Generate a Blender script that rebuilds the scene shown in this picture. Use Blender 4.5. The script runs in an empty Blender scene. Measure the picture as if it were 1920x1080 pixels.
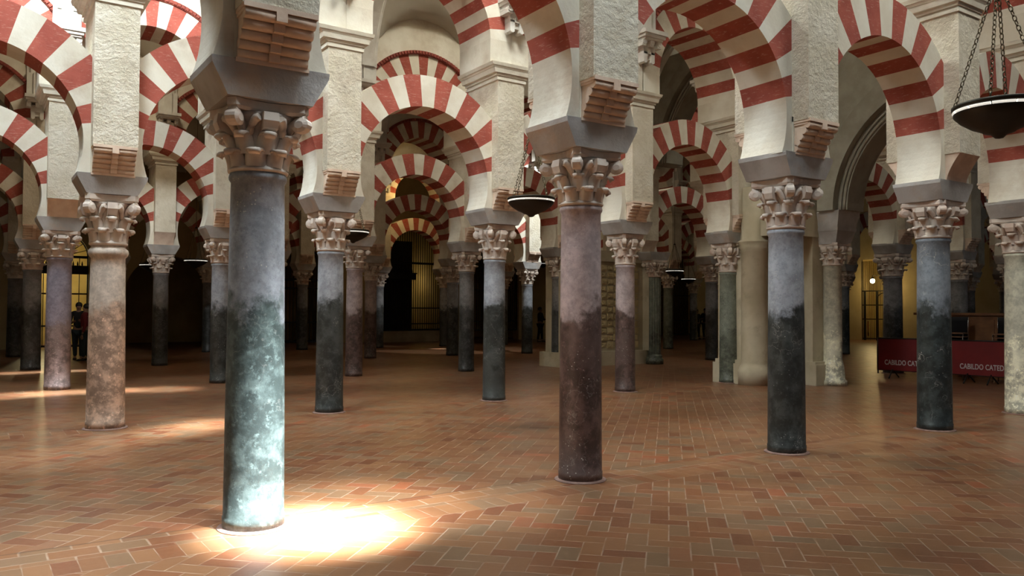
import bpy, math, random
from mathutils import Vector, Matrix
rnd = random.Random(7)
PI = math.pi
S = bpy.context.scene
COL = S.collection
# ------------------------------------------------------------------ camera model
FPX, PITCH, ROLL, HC = 1511.13, .0267, .0048, 1.65
cam = bpy.data.cameras.new('camera'); camo = bpy.data.objects.new('camera', cam); COL.objects.link(camo)
cam.sensor_width = 36; cam.lens = 36 * FPX / 1920; cam.clip_end = 200; cam.clip_start = .05
camo.matrix_world = (Matrix.Translation((0, 0, HC)) @ Matrix.Rotation(PI / 2 + PITCH, 4, 'X') @ Matrix.Rotation(ROLL, 4, 'Z'))
S.camera = camo
def ray(x, y):
    X = x - 960; Y = y - 540; c, s = math.cos(ROLL), math.sin(ROLL)
    a = c * X + s * Y; b = -s * X + c * Y
    fw, up = 1., -b / FPX; cp, sp = math.cos(PITCH), math.sin(PITCH)
    return Vector((a / FPX, fw * cp - up * sp, fw * sp + up * cp))
def ground(x, y):
    d = ray(x, y); t = -HC / d.z
    return Vector((d.x * t, d.y * t))
def base(x, y, r=.215):
    g = ground(x, y); return g * (1 + r / g.length)
ANG = .5934
U = Vector((math.cos(ANG), math.sin(ANG))); N = Vector((-U.y, U.x))
def W(s, n, z=0): p = U * s + N * n; return Vector((p.x, p.y, z))
def loc(p): return p.x * U.x + p.y * U.y, p.x * N.x + p.y * N.y

# ------------------------------------------------------------------ materials
def nt(name):
    m = bpy.data.materials.new(name); m.use_nodes = True; t = m.node_tree
    b = t.nodes['Principled BSDF']; return m, t, b
class NB:
    """tiny node helper"""
    def __init__(s, t): s.t = t
    def n(s, typ, **k):
        o = s.t.nodes.new(typ)
        for a, v in k.items():
            if a.startswith('_'): setattr(o, a[1:], v)
        return o
    def l(s, a, b): s.t.links.new(a, b)
    def val(s, x, inp):
        if isinstance(x, (int, float)): inp.default_value = x
        else: s.l(x, inp)
    def m(s, op, a, b=0., c=0.):
        o = s.t.nodes.new('ShaderNodeMath'); o.operation = op
        s.val(a, o.inputs[0]); s.val(b, o.inputs[1])
        if op in ('MULTIPLY_ADD', 'COMPARE', 'SMOOTH_MIN'): s.val(c, o.inputs[2])
        return o.outputs[0]
    def mix(s, f, a, b, typ='MIX'):
        o = s.t.nodes.new('ShaderNodeMix'); o.data_type = 'RGBA'; o.blend_type = typ
        s.val(f, o.inputs[0])
        for v, i in ((a, 6), (b, 7)):
            if isinstance(v, tuple): o.inputs[i].default_value = (*v, 1) if len(v) == 3 else v
            else: s.l(v, o.inputs[i])
        return o.outputs[2]
    def ss(s, x, a, b):
        o = s.t.nodes.new('ShaderNodeMapRange'); o.interpolation_type = 'SMOOTHSTEP'
        s.l(x, o.inputs[0]); o.inputs[1].default_value = a; o.inputs[2].default_value = b
        return o.outputs[0]
    def noise(s, vec, scale, detail=4, rough=.55):
        o = s.t.nodes.new('ShaderNodeTexNoise'); o.inputs['Scale'].default_value = scale
        o.inputs['Detail'].default_value = detail; o.inputs['Roughness'].default_value = rough
        s.l(vec, o.inputs['Vector']); return o.outputs[0]
    def coords(s, var=True):
        c = s.t.nodes.new('ShaderNodeTexCoord').outputs['Object']
        if not var: return c, c
        r = s.t.nodes.new('ShaderNodeObjectInfo').outputs['Random']
        k = s.t.nodes.new('ShaderNodeVectorMath'); k.operation = 'ADD'
        q = s.m('MULTIPLY', r, 37.)
        cb = s.t.nodes.new('ShaderNodeCombineXYZ'); s.l(q, cb.inputs[0]); s.l(q, cb.inputs[1]); s.l(q, cb.inputs[2])
        s.l(c, k.inputs[0]); s.l(cb.outputs[0], k.inputs[1]); return c, k.outputs[0]
    def bump(s, h, b, strength=.3, dist=.01):
        o = s.t.nodes.new('ShaderNodeBump'); o.inputs['Strength'].default_value = strength
        o.inputs['Distance'].default_value = dist; s.l(h, o.inputs['Height']); s.l(o.outputs[0], b.inputs['Normal'])

def stone(name, c1, c2, scale=3., rough=.85, bump=.3, bscale=25., bdist=.01, stain=None, sscale=1.2):
    m, t, b = nt(name); h = NB(t); _, v = h.coords()
    f = h.ss(h.noise(v, scale, 5), .35, .65); col = h.mix(f, c1, c2)
    if stain: col = h.mix(h.ss(h.noise(v, sscale, 6, .65), .52, .72), col, stain)
    h.l(col, b.inputs['Base Color']); b.inputs['Roughness'].default_value = rough
    n1 = h.noise(v, bscale, 6, .65); h.bump(n1, b, bump, bdist); return m
M = {}
M['plaster'] = stone('plaster', (.82, .79, .68), (.70, .65, .53), 1.6, .9, .35, 18, .012, (.60, .53, .42), 1.1)
M['vault'] = stone('vault_plaster', (.52, .49, .41), (.44, .41, .33), .7, .9, .15, 8, .01)
M['rough_stone'] = stone('rough_stone', (.82, .77, .64), (.70, .64, .50), 2.6, .95, .9, 15, .035, (.58, .51, .40), 1.6)
M['white_stone'] = stone('pale_voussoir_stone', (.84, .81, .70), (.74, .69, .57), 2.2, .9, .35, 22, .012, (.60, .52, .41), .9)
M['impost'] = stone('grey_impost_stone', (.52, .52, .51), (.36, .34, .32), 2., .85, .6, 22, .01, (.48, .37, .28), 1.3)
M['capital'] = stone('carved_marble', (.74, .66, .58), (.60, .51, .44), 5., .8, .5, 30, .006, (.60, .42, .33), 2.2)
M['corbel'] = stone('corbel_stone', (.86, .69, .55), (.74, .56, .43), 5., .85, .35, 26, .01, (.66, .50, .39), 3)
M['pier_stone'] = stone('chapel_pier_stone', (.58, .52, .38), (.44, .38, .26), 1.2, .85, .4, 16, .01, (.36, .31, .22), 1.5)
M['grey_arch'] = stone('grey_arch_stone', (.36, .35, .29), (.27, .26, .21), 2., .9, .4, 20, .01)
M['wall'] = stone('wall_plaster', (.62, .52, .30), (.52, .42, .23), .8, .9, .2, 10, .01)
M['mortar'] = stone('mortar', (.24, .15, .12), (.17, .10, .08), 12., .9, .5, 60, .004)
M['bracket'] = stone('white_gesso', (.78, .77, .72), (.66, .64, .58), 3., .85, .3, 25, .006)
M['serr'] = stone('red_moulding', (.33, .075, .05), (.26, .06, .045), 4., .85, .3, 25, .006)

def brick():
    m, t, b = nt('red_brick'); h = NB(t); c, v = h.coords()
    # thin joints running across the voussoir, broken up
    bk = h.n('ShaderNodeTexNoise'); bk.inputs['Scale'].default_value = 3.
    mp = h.n('ShaderNodeMapping'); mp.inputs['Scale'].default_value = (6, 6, 55); h.l(v, mp.inputs[0])
    ln = h.noise(mp.outputs[0], 1.6, 3, .6)
    a = h.ss(h.noise(v, 3.2, 5), .3, .7)
    col = h.mix(a, (.43, .105, .072), (.33, .072, .050))
    col = h.mix(h.m('MULTIPLY', h.ss(ln, .60, .66), .45), col, (.66, .42, .33))
    col = h.mix(h.m('MULTIPLY', h.ss(h.noise(v, 9, 6, .7), .62, .70), .45), col, (.50, .26, .2))
    h.l(col, b.inputs['Base Color']); b.inputs['Roughness'].default_value = .88
    h.bump(h.noise(v, 26, 6, .65), b, .35, .01); return m
M['brick'] = brick()

def marble(name, top, low, zb=1.55, vein=(.62, .6, .56), vs=.5, speck=.6, amp=.55, rough=.42, dark_top=0):
    m, t, b = nt(name); h = NB(t); c, v = h.coords()
    sp = h.n('ShaderNodeSeparateXYZ'); h.l(c, sp.inputs[0])
    n1 = h.noise(v, 2.3, 7, .62)
    z = h.m('ADD', sp.outputs[2], h.m('MULTIPLY', h.m('SUBTRACT', n1, .5), amp * 2))
    z = h.m('ADD', z, h.m('MULTIPLY', h.m('SUBTRACT', h.noise(v, 11, 6, .8), .5), .5)); f = h.ss(z, zb - .13, zb + .11)
    n2 = h.noise(v, 6, 6, .7)
    n3 = h.noise(v, 17, 6, .75); tcol = h.mix(h.ss(n2, .35, .68), top, tuple(x * .62 for x in top)); tcol = h.mix(h.m('MULTIPLY', h.ss(n3, .48, .66), .6), tcol, tuple(x * .48 for x in top)); tcol = h.mix(h.m('MULTIPLY', h.ss(h.noise(v, 3.1, 7, .8), .56, .62), .4), tcol, tuple(x * .55 for x in top))
    lcol = h.mix(h.ss(n2, .42, .64), tuple(x * .7 for x in low), tuple(min(1, x * 1.7 + .006) for x in low))
    lcol = h.mix(h.m('MULTIPLY', h.ss(n3, .54, .70), .7), lcol, tuple(x * 3.4 + .014 for x in low))
    # greenish/brown worn patches in the lower part
    lcol = h.mix(h.m('MULTIPLY', h.ss(h.noise(v, 1.3, 4), .52, .6), .6), lcol, tuple(x * 1.5 + .022 for x in low))
    col = h.mix(f, lcol, tcol)
    vo = h.n('ShaderNodeTexVoronoi', _feature='DISTANCE_TO_EDGE'); vo.inputs['Scale'].default_value = 2.1
    wv = h.n('ShaderNodeVectorMath', _operation='ADD'); wn = h.n('ShaderNodeTexNoise'); wn.inputs['Scale'].default_value = 4.
    wn.inputs['Detail'].default_value = 6; h.l(v, wn.inputs[0]); h.l(v, wv.inputs[0]); h.l(wn.outputs[1], wv.inputs[1]); h.l(wv.outputs[0], vo.inputs['Vector'])
    ve = h.m('MULTIPLY', h.ss(vo.outputs[0], .016, .0), h.m('MULTIPLY', h.ss(h.noise(v, 1.7, 2), .5, .62), vs))
    col = h.mix(ve, col, vein)
    vp = h.n('ShaderNodeTexVoronoi'); vp.inputs['Scale'].default_value = 26; h.l(v, vp.inputs['Vector'])
    sk = h.m('MULTIPLY', h.ss(vp.outputs['Distance'], .17, .1), h.m('MULTIPLY', h.ss(h.noise(v, 2.6, 2), .5, .66), speck))
    col = h.mix(sk, col, (.55, .55, .5))
    h.l(col, b.inputs['Base Color'])
    r = h.m('MULTIPLY_ADD', f, .30, rough); h.l(r, b.inputs['Roughness'])
    h.bump(h.noise(v, 16, 7, .7), b, .35, .008); return m
M['blue'] = marble('blue_grey_marble', (.40, .43, .48), (.030, .034, .032), 1.72, vs=.25, speck=.9)
M['bluegreen'] = marble('blue_green_marble', (.34, .37, .41), (.048, .066, .064), 1.72, vs=.12, speck=1.)
M['mauve'] = marble('mauve_marble', (.50, .41, .41), (.072, .044, .038), 1.62, vs=.2, speck=1.)
M['purple'] = marble('purple_speckled_marble', (.34, .31, .38), (.17, .13, .125), 1.4, speck=1., amp=.4, vs=.1)
M['beige'] = marble('rosy_speckled_marble', (.72, .63, .54), (.36, .25, .185), 1.65, speck=1., vs=.1, amp=.4, rough=.55)
M['dark'] = marble('dark_veined_marble', (.26, .30, .345), (.020, .027, .027), 1.75, vs=.8, speck=.5)
M['green'] = marble('green_marble', (.24, .265, .21), (.085, .095, .072), 1.2, vein=(.02, .02, .015), vs=1.)
M['grey'] = marble('grey_marble', (.26, .26, .27), (.034, .036, .036), 1.7, vs=.2)
M['pale'] = marble('pale_marble', (.66, .65, .52), (.58, .56, .43), 1.2, vs=.2, speck=.2)

def floor_mat():
    m, t, b = nt('terracotta_herringbone'); h = NB(t); c, _ = h.coords(False)
    w = .148
    def rot(a, sc):
        mp = h.n('ShaderNodeMapping'); mp.vector_type = 'POINT'
        mp.inputs['Rotation'].default_value = (0, 0, a); mp.inputs['Scale'].default_value = (sc, sc, sc)
        h.l(c, mp.inputs[0]); s = h.n('ShaderNodeSeparateXYZ'); h.l(mp.outputs[0], s.inputs[0]); return s.outputs[0], s.outputs[1]
    x, y = rot(-(ANG - PI / 4), 1 / w)
    i = h.m('FLOOR', x); j = h.m('FLOOR', y); fx = h.m('SUBTRACT', x, i); fy = h.m('SUBTRACT', y, j)
    k = h.m('FLOORED_MODULO', h.m('SUBTRACT', i, j), 4.)
    def eq(a, v): return h.m('COMPARE', a, v, .1)
    k0, k1, k2, k3 = eq(k, 0.), eq(k, 1.), eq(k, 2.), eq(k, 3.)
    idx = h.m('SUBTRACT', i, k1); idy = h.m('SUBTRACT', j, k2)
    # distance to brick edges: ignore the internal seam
    L = h.m('ADD', fx, h.m('MULTIPLY', k1, 9)); R = h.m('ADD', h.m('SUBTRACT', 1, fx), h.m('MULTIPLY', k0, 9))
    B = h.m('ADD', fy, h.m('MULTIPLY', k2, 9)); T = h.m('ADD', h.m('SUBTRACT', 1, fy), h.m('MULTIPLY', k3, 9))
    d1 = h.m('MINIMUM', h.m('MINIMUM', L, R), h.m('MINIMUM', B, T))
    # aligned strip along the arcades
    s, n = rot(-ANG, 1.)
    def band(rown):
        r = h.m('SUBTRACT', n, rown); return h.m('MULTIPLY', h.m('GREATER_THAN', r, -.46), h.m('LESS_THAN', r, .22)), r
    bs = [band(q) for q in ROWN[:5]]
    msk = bs[0][0]; rel = h.m('MULTIPLY', bs[0][0], bs[0][1])
    for a, r in bs[1:]: msk = h.m('MAXIMUM', msk, a); rel = h.m('ADD', rel, h.m('MULTIPLY', a, r))
    # header course -.46..-.16 (bricks across), runner -.16...22
    hd = h.m('LESS_THAN', rel, -.16)
    sx = h.m('DIVIDE', s, h.m('ADD', .31, h.m('MULTIPLY', hd, -.155)))
    ry = h.m('DIVIDE', h.m('ADD', rel, .46), h.m('ADD', .19, h.m('MULTIPLY', hd, .11)))
    iy = h.m('FLOOR', h.m('ADD', ry, h.m('MULTIPLY', h.m('SUBTRACT', 1, hd), 7)))
    sx = h.m('ADD', sx, h.m('MULTIPLY', iy, .5)); ix = h.m('FLOOR', sx)
    ex = h.m('SUBTRACT', sx, ix); ey = h.m('FRACT', ry)
    d2 = h.m('MINIMUM', h.m('MINIMUM', ex, h.m('SUBTRACT', 1, ex)), h.m('MINIMUM', ey, h.m('SUBTRACT', 1, ey)))
    def sel(a, bb): return h.m('ADD', h.m('MULTIPLY', msk, bb), h.m('MULTIPLY', h.m('SUBTRACT', 1, msk), a))
    d = sel(d1, h.m('MULTIPLY', d2, 1.4)); cx = sel(idx, ix); cy = sel(idy, h.m('ADD', iy, 500))
    cb = h.n('ShaderNodeCombineXYZ'); h.l(cx, cb.inputs[0]); h.l(cy, cb.inputs[1])
    wn = h.n('ShaderNodeTexWhiteNoise'); h.l(cb.outputs[0], wn.inputs['Vector'])
    cr = h.n('ShaderNodeValToRGB'); e = cr.color_ramp; e.interpolation = 'LINEAR'
    cols = [(0, (.135, .042, .017)), (.16, (.19, .068, .026)), (.38, (.20, .086, .036)), (.62, (.225, .104, .044)), (.8, (.185, .100, .050)), (.93, (.155, .096, .052)), (1, (.27, .072, .026))]
    while len(e.elements) < len(cols): e.elements.new(.5)
    for q, (p, cc) in zip(e.elements, cols): q.position = p; q.color = (*cc, 1)
    h.l(wn.outputs[0], cr.inputs[0])
    big = h.noise(c, .8, 5, .6); fine = h.noise(c, 30, 5, .7)
    col = h.mix(h.m('MULTIPLY', h.ss(big, .3, .7), .35), cr.outputs[0], (.11, .058, .028))
    col = h.mix(h.m('MULTIPLY', h.ss(fine, .4, .7), .25), col, (.24, .135, .082))
    jm = h.ss(d, .045, .02)
    jn = h.ss(h.noise(c, 5, 4), .35, .6)
    col = h.mix(h.m('MULTIPLY', jm, h.m('MULTIPLY_ADD', jn, .5, .08)), col, (.40, .30, .22))
    # the dark expansion seam beside each arcade
    sm = h.m('MULTIPLY', msk, h.m('GREATER_THAN', rel, .205)); col = h.mix(h.m('MULTIPLY', sm, .8), col, (.05, .025, .015))
    h.l(col, b.inputs['Base Color'])
    h.l(h.m('MULTIPLY_ADD', h.noise(c, 3, 4), .22, .24), b.inputs['Roughness'])
    hh = h.m('ADD', h.ss(d, .0, .06), h.m('MULTIPLY', h.noise(c, 7, 3), .8)); h.bump(hh, b, .35, .004)
    return m
def plain(name, c, rough=.6, metal=0, emit=None, es=1):
    m, t, b = nt(name); b.inputs['Base Color'].default_value = (*c, 1); b.inputs['Roughness'].default_value = rough; b.inputs['Metallic'].default_value = metal
    if emit: b.inputs['Emission Color'].default_value = (*emit, 1); b.inputs['Emission Strength'].default_value = es
    h = NB(t); _, v = h.coords(); h.bump(h.noise(v, 40, 4), b, .15, .003); return m
M['iron'] = plain('black_iron', (.012, .011, .010), .55, .3)
M['bronze'] = plain('dark_bronze', (.028, .024, .017), .42, .7)
M['chain'] = plain('steel_chain', (.20, .17, .11), .4, .9)
M['glow'] = plain('lit_lamp_band', (.9, .9, .85), .3, 0, (1., .96, .85), .8)
M['banner'] = stone('red_banner_cloth', (.20, .008, .010), (.16, .007, .009), 2., .6, .1, 20, .003)
M['letter'] = plain('pale_lettering', (.62, .55, .55), .7)
M['wood'] = stone('brown_wood', (.20, .085, .03), (.14, .055, .02), 4., .5, .2, 12, .003)
M['screen_dark'] = stone('added_screen_dark', (.030, .018, .010), (.018, .011, .007), 4., .6, .2, 12, .003)  # serves only the dark screen added in the chapel
M['chrome'] = plain('chrome', (.6, .6, .6), .2, 1.)
M['bulb'] = plain('warm_bulb', (1, .8, .4), .4, 0, (1., .72, .30), 90)
M['skin'] = plain('skin', (.30, .17, .12), .6)
M['hair'] = plain('dark_hair', (.012, .010, .009), .6)
M['cl_black'] = plain('black_clothes', (.015, .015, .017), .9)
M['cl_red'] = plain('red_clothes', (.16, .016, .018), .9)
M['cl_jean'] = plain('blue_jeans', (.03, .045, .055), .9)
M['cl_white'] = plain('white_shirt', (.55, .55, .52), .9)
M['chapel'] = stone('chapel_plaster', (.62, .50, .22), (.5, .38, .15), .8, .9, .2, 10, .01)
M['tile'] = stone('relief_panel', (.66, .56, .33), (.50, .41, .23), 3., .8, .4, 16, .01)
M['flute'] = M['green']

# ------------------------------------------------------------------ mesh builder
class MB:
    def __init__(s): s.v = []; s.f = []; s.mi = []; s.sm = []
    def poly(s, pts, faces, mi=0, smooth=False):
        o = len(s.v); s.v += [tuple(p) for p in pts]
        for f in faces: s.f.append([o + i for i in f]); s.mi.append(mi); s.sm.append(smooth)
    def box(s, x0, x1, y0, y1, z0, z1, mi=0):
        p = [(x, y, z) for z in (z0, z1) for y in (y0, y1) for x in (x0, x1)]
        s.poly(p, [(0, 2, 3, 1), (4, 5, 7, 6), (0, 1, 5, 4), (2, 6, 7, 3), (0, 4, 6, 2), (1, 3, 7, 5)], mi)
    def frust(s, a, b, z0, z1, mi=0, cx=0, cy=0):
        p = [(cx + x * h[0], cy + y * h[1], z) for h, z in ((a, z0), (b, z1)) for y in (-1, 1) for x in (-1, 1)]
        s.poly(p, [(0, 2, 3, 1), (4, 5, 7, 6), (0, 1, 5, 4), (2, 6, 7, 3), (0, 4, 6, 2), (1, 3, 7, 5)], mi)
    def lathe(s, prof, seg=24, mi=0, cx=0, cy=0, smooth=True, caps=True, a0=0):
        pts = []; k = len(prof)
        for i in range(seg):
            a = a0 + 2 * PI * i / seg
            for r, z in prof: pts.append((cx + r * math.cos(a), cy + r * math.sin(a), z))
        fs = []
        for i in range(seg):
            j = (i + 1) % seg
            for q in range(k - 1): fs.append((i * k + q, j * k + q, j * k + q + 1, i * k + q + 1))
        s.poly(pts, fs, mi, smooth)
        if caps:
            o = len(s.v) - len(pts)
            for q, rev in ((0, True), (k - 1, False)):
                f = [o + i * k + q for i in range(seg)]
                s.f.append(f[::-1] if rev else f); s.mi.append(mi); s.sm.append(False)
    def tube(s, path, r, seg=8, mi=0, closed=False):
        P = [Vector(p) for p in path]; n = len(P); pts = []
        rr = r if isinstance(r, (list, tuple)) else [r] * n
        for i in range(n):
            a = P[(i - 1) % n] if (closed or i) else P[i]; b = P[(i + 1) % n] if (closed or i < n - 1) else P[i]
            t = (b - a).normalized(); ref = Vector((0, 0, 1)) if abs(t.z) < .9 else Vector((1, 0, 0))
            x = t.cross(ref).normalized(); y = t.cross(x)
            for k in range(seg):
                an = 2 * PI * k / seg; pts.append(P[i] + (x * math.cos(an) + y * math.sin(an)) * rr[i])
        fs = []
        for i in range(n if closed else n - 1):
            j = (i + 1) % n
            for k in range(seg): l = (k + 1) % seg; fs.append((i * seg + k, i * seg + l, j * seg + l, j * seg + k))
        s.poly(pts, fs, mi, True)
        if not closed:
            o = len(s.v) - len(pts); s.f.append([o + k for k in range(seg)][::-1]); s.f.append([o + (n - 1) * seg + k for k in range(seg)])
            s.mi += [mi, mi]; s.sm += [False, False]
    def sweep2(s, inner, outer, y0, y1, mis, caps=True):
        """closed band in the xz plane between two polylines, extruded in y"""
        n = len(inner)
        pts = [(p[0], y, p[1]) for y in (y0, y1) for ln in (inner, outer) for p in ln]
        I0, O0, I1, O1 = 0, n, 2 * n, 3 * n; o = len(s.v); s.v += pts
        for i in range(n - 1):
            m = mis[i] if isinstance(mis, list) else mis
            for f in ((I0 + i, I0 + i + 1, O0 + i + 1, O0 + i), (I1 + i, O1 + i, O1 + i + 1, I1 + i + 1),
                      (I0 + i, I1 + i, I1 + i + 1, I0 + i + 1), (O0 + i, O0 + i + 1, O1 + i + 1, O1 + i)):
                s.f.append([o + q for q in f]); s.mi.append(m); s.sm.append(False)
        if caps:
            for i in (0, n - 1):
                s.f.append([o + I0 + i, o + O0 + i, o + O1 + i, o + I1 + i]); s.mi.append(mis[0] if isinstance(mis, list) else mis); s.sm.append(False)
    def mesh(s, name, mats):
        me = bpy.data.meshes.new(name); me.from_pydata(s.v, [], s.f)
        for m in mats: me.materials.append(m)
        me.polygons.foreach_set('material_index', s.mi); me.polygons.foreach_set('use_smooth', s.sm)
        me.update(); return me
def link(name, me, parent=None, loc=None, rz=0):
    o = bpy.data.objects.new(name, me); COL.objects.link(o)
    if parent is not None: o.parent = parent
    if loc is not None: o.location = loc
    if rz: o.rotation_euler.z = rz
    return o
def build(mb, name, mats, parent=None, loc=None, rz=0):
    if not isinstance(mats, (list, tuple)): mats = [mats]
    return link(name, mb.mesh(name, mats), parent, loc, rz)
def tag(o, label=None, cat=None, group=None, kind=None):
    if label: o['label'] = label
    if cat: o['category'] = cat
    if group: o['group'] = group
    if kind: o['kind'] = kind
    return o

# ------------------------------------------------------------------ the grid of columns
# (row, place): base px, shaft top z, radii bottom/top, marble, description
MEAS = {
 (0,0): (475,1001,2.67,.222,.197,'bluegreen'), (0,1): (1088,907,2.66,.210,.193,'mauve'), (0,2): (1475,853,2.60,.214,.195,'blue'), (0,3): (1753,809,2.67,.226,.208,'dark'),
 (0,4): (1916,778,2.6,.24,.22,'pale'),
 (1,0): (197,807,2.50,.243,.215,'beige'), (1,1): (617,776,2.56,.218,.196,'blue'), (1,2): (926,753,2.55,.206,.188,'blue'), (1,3): (1172,736,2.56,.205,.185,'mauve'),
 (1,4): (1367,719,2.52,.218,.20,'green'), (1,6): (1675,701,2.58,.25,.23,'grey'), (1,7): (1799,690,2.58,.25,.23,'grey'),
 (2,0): (107,732,2.65,.236,.22,'purple'), (2,1): (412,719,2.64,.215,.2,'blue'), (2,2): (663,706,2.64,.21,.19,'mauve'), (2,3): (874,697,2.65,.21,.195,'grey'),
 (2,4): (1046,688,2.6,.19,.18,'grey'), (2,6): (1334,680,2.6,.2,.19,'grey'),(2,8): (1583,671,2.6,.2,.19,'dark'),
 (3,0): (57,694,2.64,.235,.215,'grey'), (3,1): (299,686,2.64,.215,.2,'grey'), (3,3): (694,672,2.6,.2,.19,'mauve'), (3,4): (848,667,2.6,.22,.2,'blue'),
 (3,5): (988,664,2.6,.21,.2,'blue'), (3,7): (1265,657,2.6,.21,.2,'green'),
 (4,0): (27,671,2.6,.25,.23,'grey'), (4,2): (333,653,2.6,.21,.2,'grey'), (4,3): (566,658,2.6,.22,.2,'grey'), (4,4): (710,655,2.6,.2,.19,'grey'), (4,5): (832,653,2.6,.2,.19,'blue'),
}
ROWN = [6.19, 12.35, 18.45, 24.55, 30.65]
JMAX = [5, 9, 12, 11, 12]; JMIN = -1
POS = {}
acc = {i: [] for i in range(5)}
for (i, j), v in MEAS.items():
    p = base(v[0], v[1], v[3]); s, n = loc(p)
    if i == 3 and j in (7, 10): pass
    acc[i].append((j, s, n)); POS[(i, j)] = (s, n)
for i in range(5):
    good = [a for a in acc[i] if a[0] <= 5]
    ROWN[i] = sum(a[2] for a in good) / len(good)
    for k in list(POS):
        if k[0] == i and (k[1] > 5 or (i >= 3)) and abs(POS[k][1] - ROWN[i]) > .25:
            # far ones: keep the line of sight, sit on the row
            s, n = POS[k]; q = ROWN[i] / n; POS[k] = (s * q, ROWN[i])
    s0 = sum(a[1] - 3.17 * a[0] for a in good) / len(good)
    for j in range(JMIN, JMAX[i] + 1):
        if (i, j) not in POS: POS[(i, j)] = (s0 + 3.17 * j, ROWN[i])
POS[(3, 6)] = (21.25, ROWN[3]); POS[(3, 7)] = (24.9, ROWN[3]); POS[(2, 7)] = (24.3, ROWN[2])
FIX = set(MEAS) | {(3, 6), (3, 7), (2, 7)}
for i in range(5):
    for j in range(1, JMAX[i] + 1):
        a, b = POS[(i, j - 1)][0], POS[(i, j)][0]
        if (i, j) not in FIX or b - a < 2.7 or b - a > 3.85:
            if j > 5 or b - a < 2.7 or b - a > 3.85: POS[(i, j)] = (a + 3.17, ROWN[i])
WALLN = 36.9; ENDS = 42.6
PIERCOL = {(1, 5), (2, 5)}       # stood in by the chapel piers
Z_CAP, Z_IMP, Z_SP = 3.18, 3.43, 3.43

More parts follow.
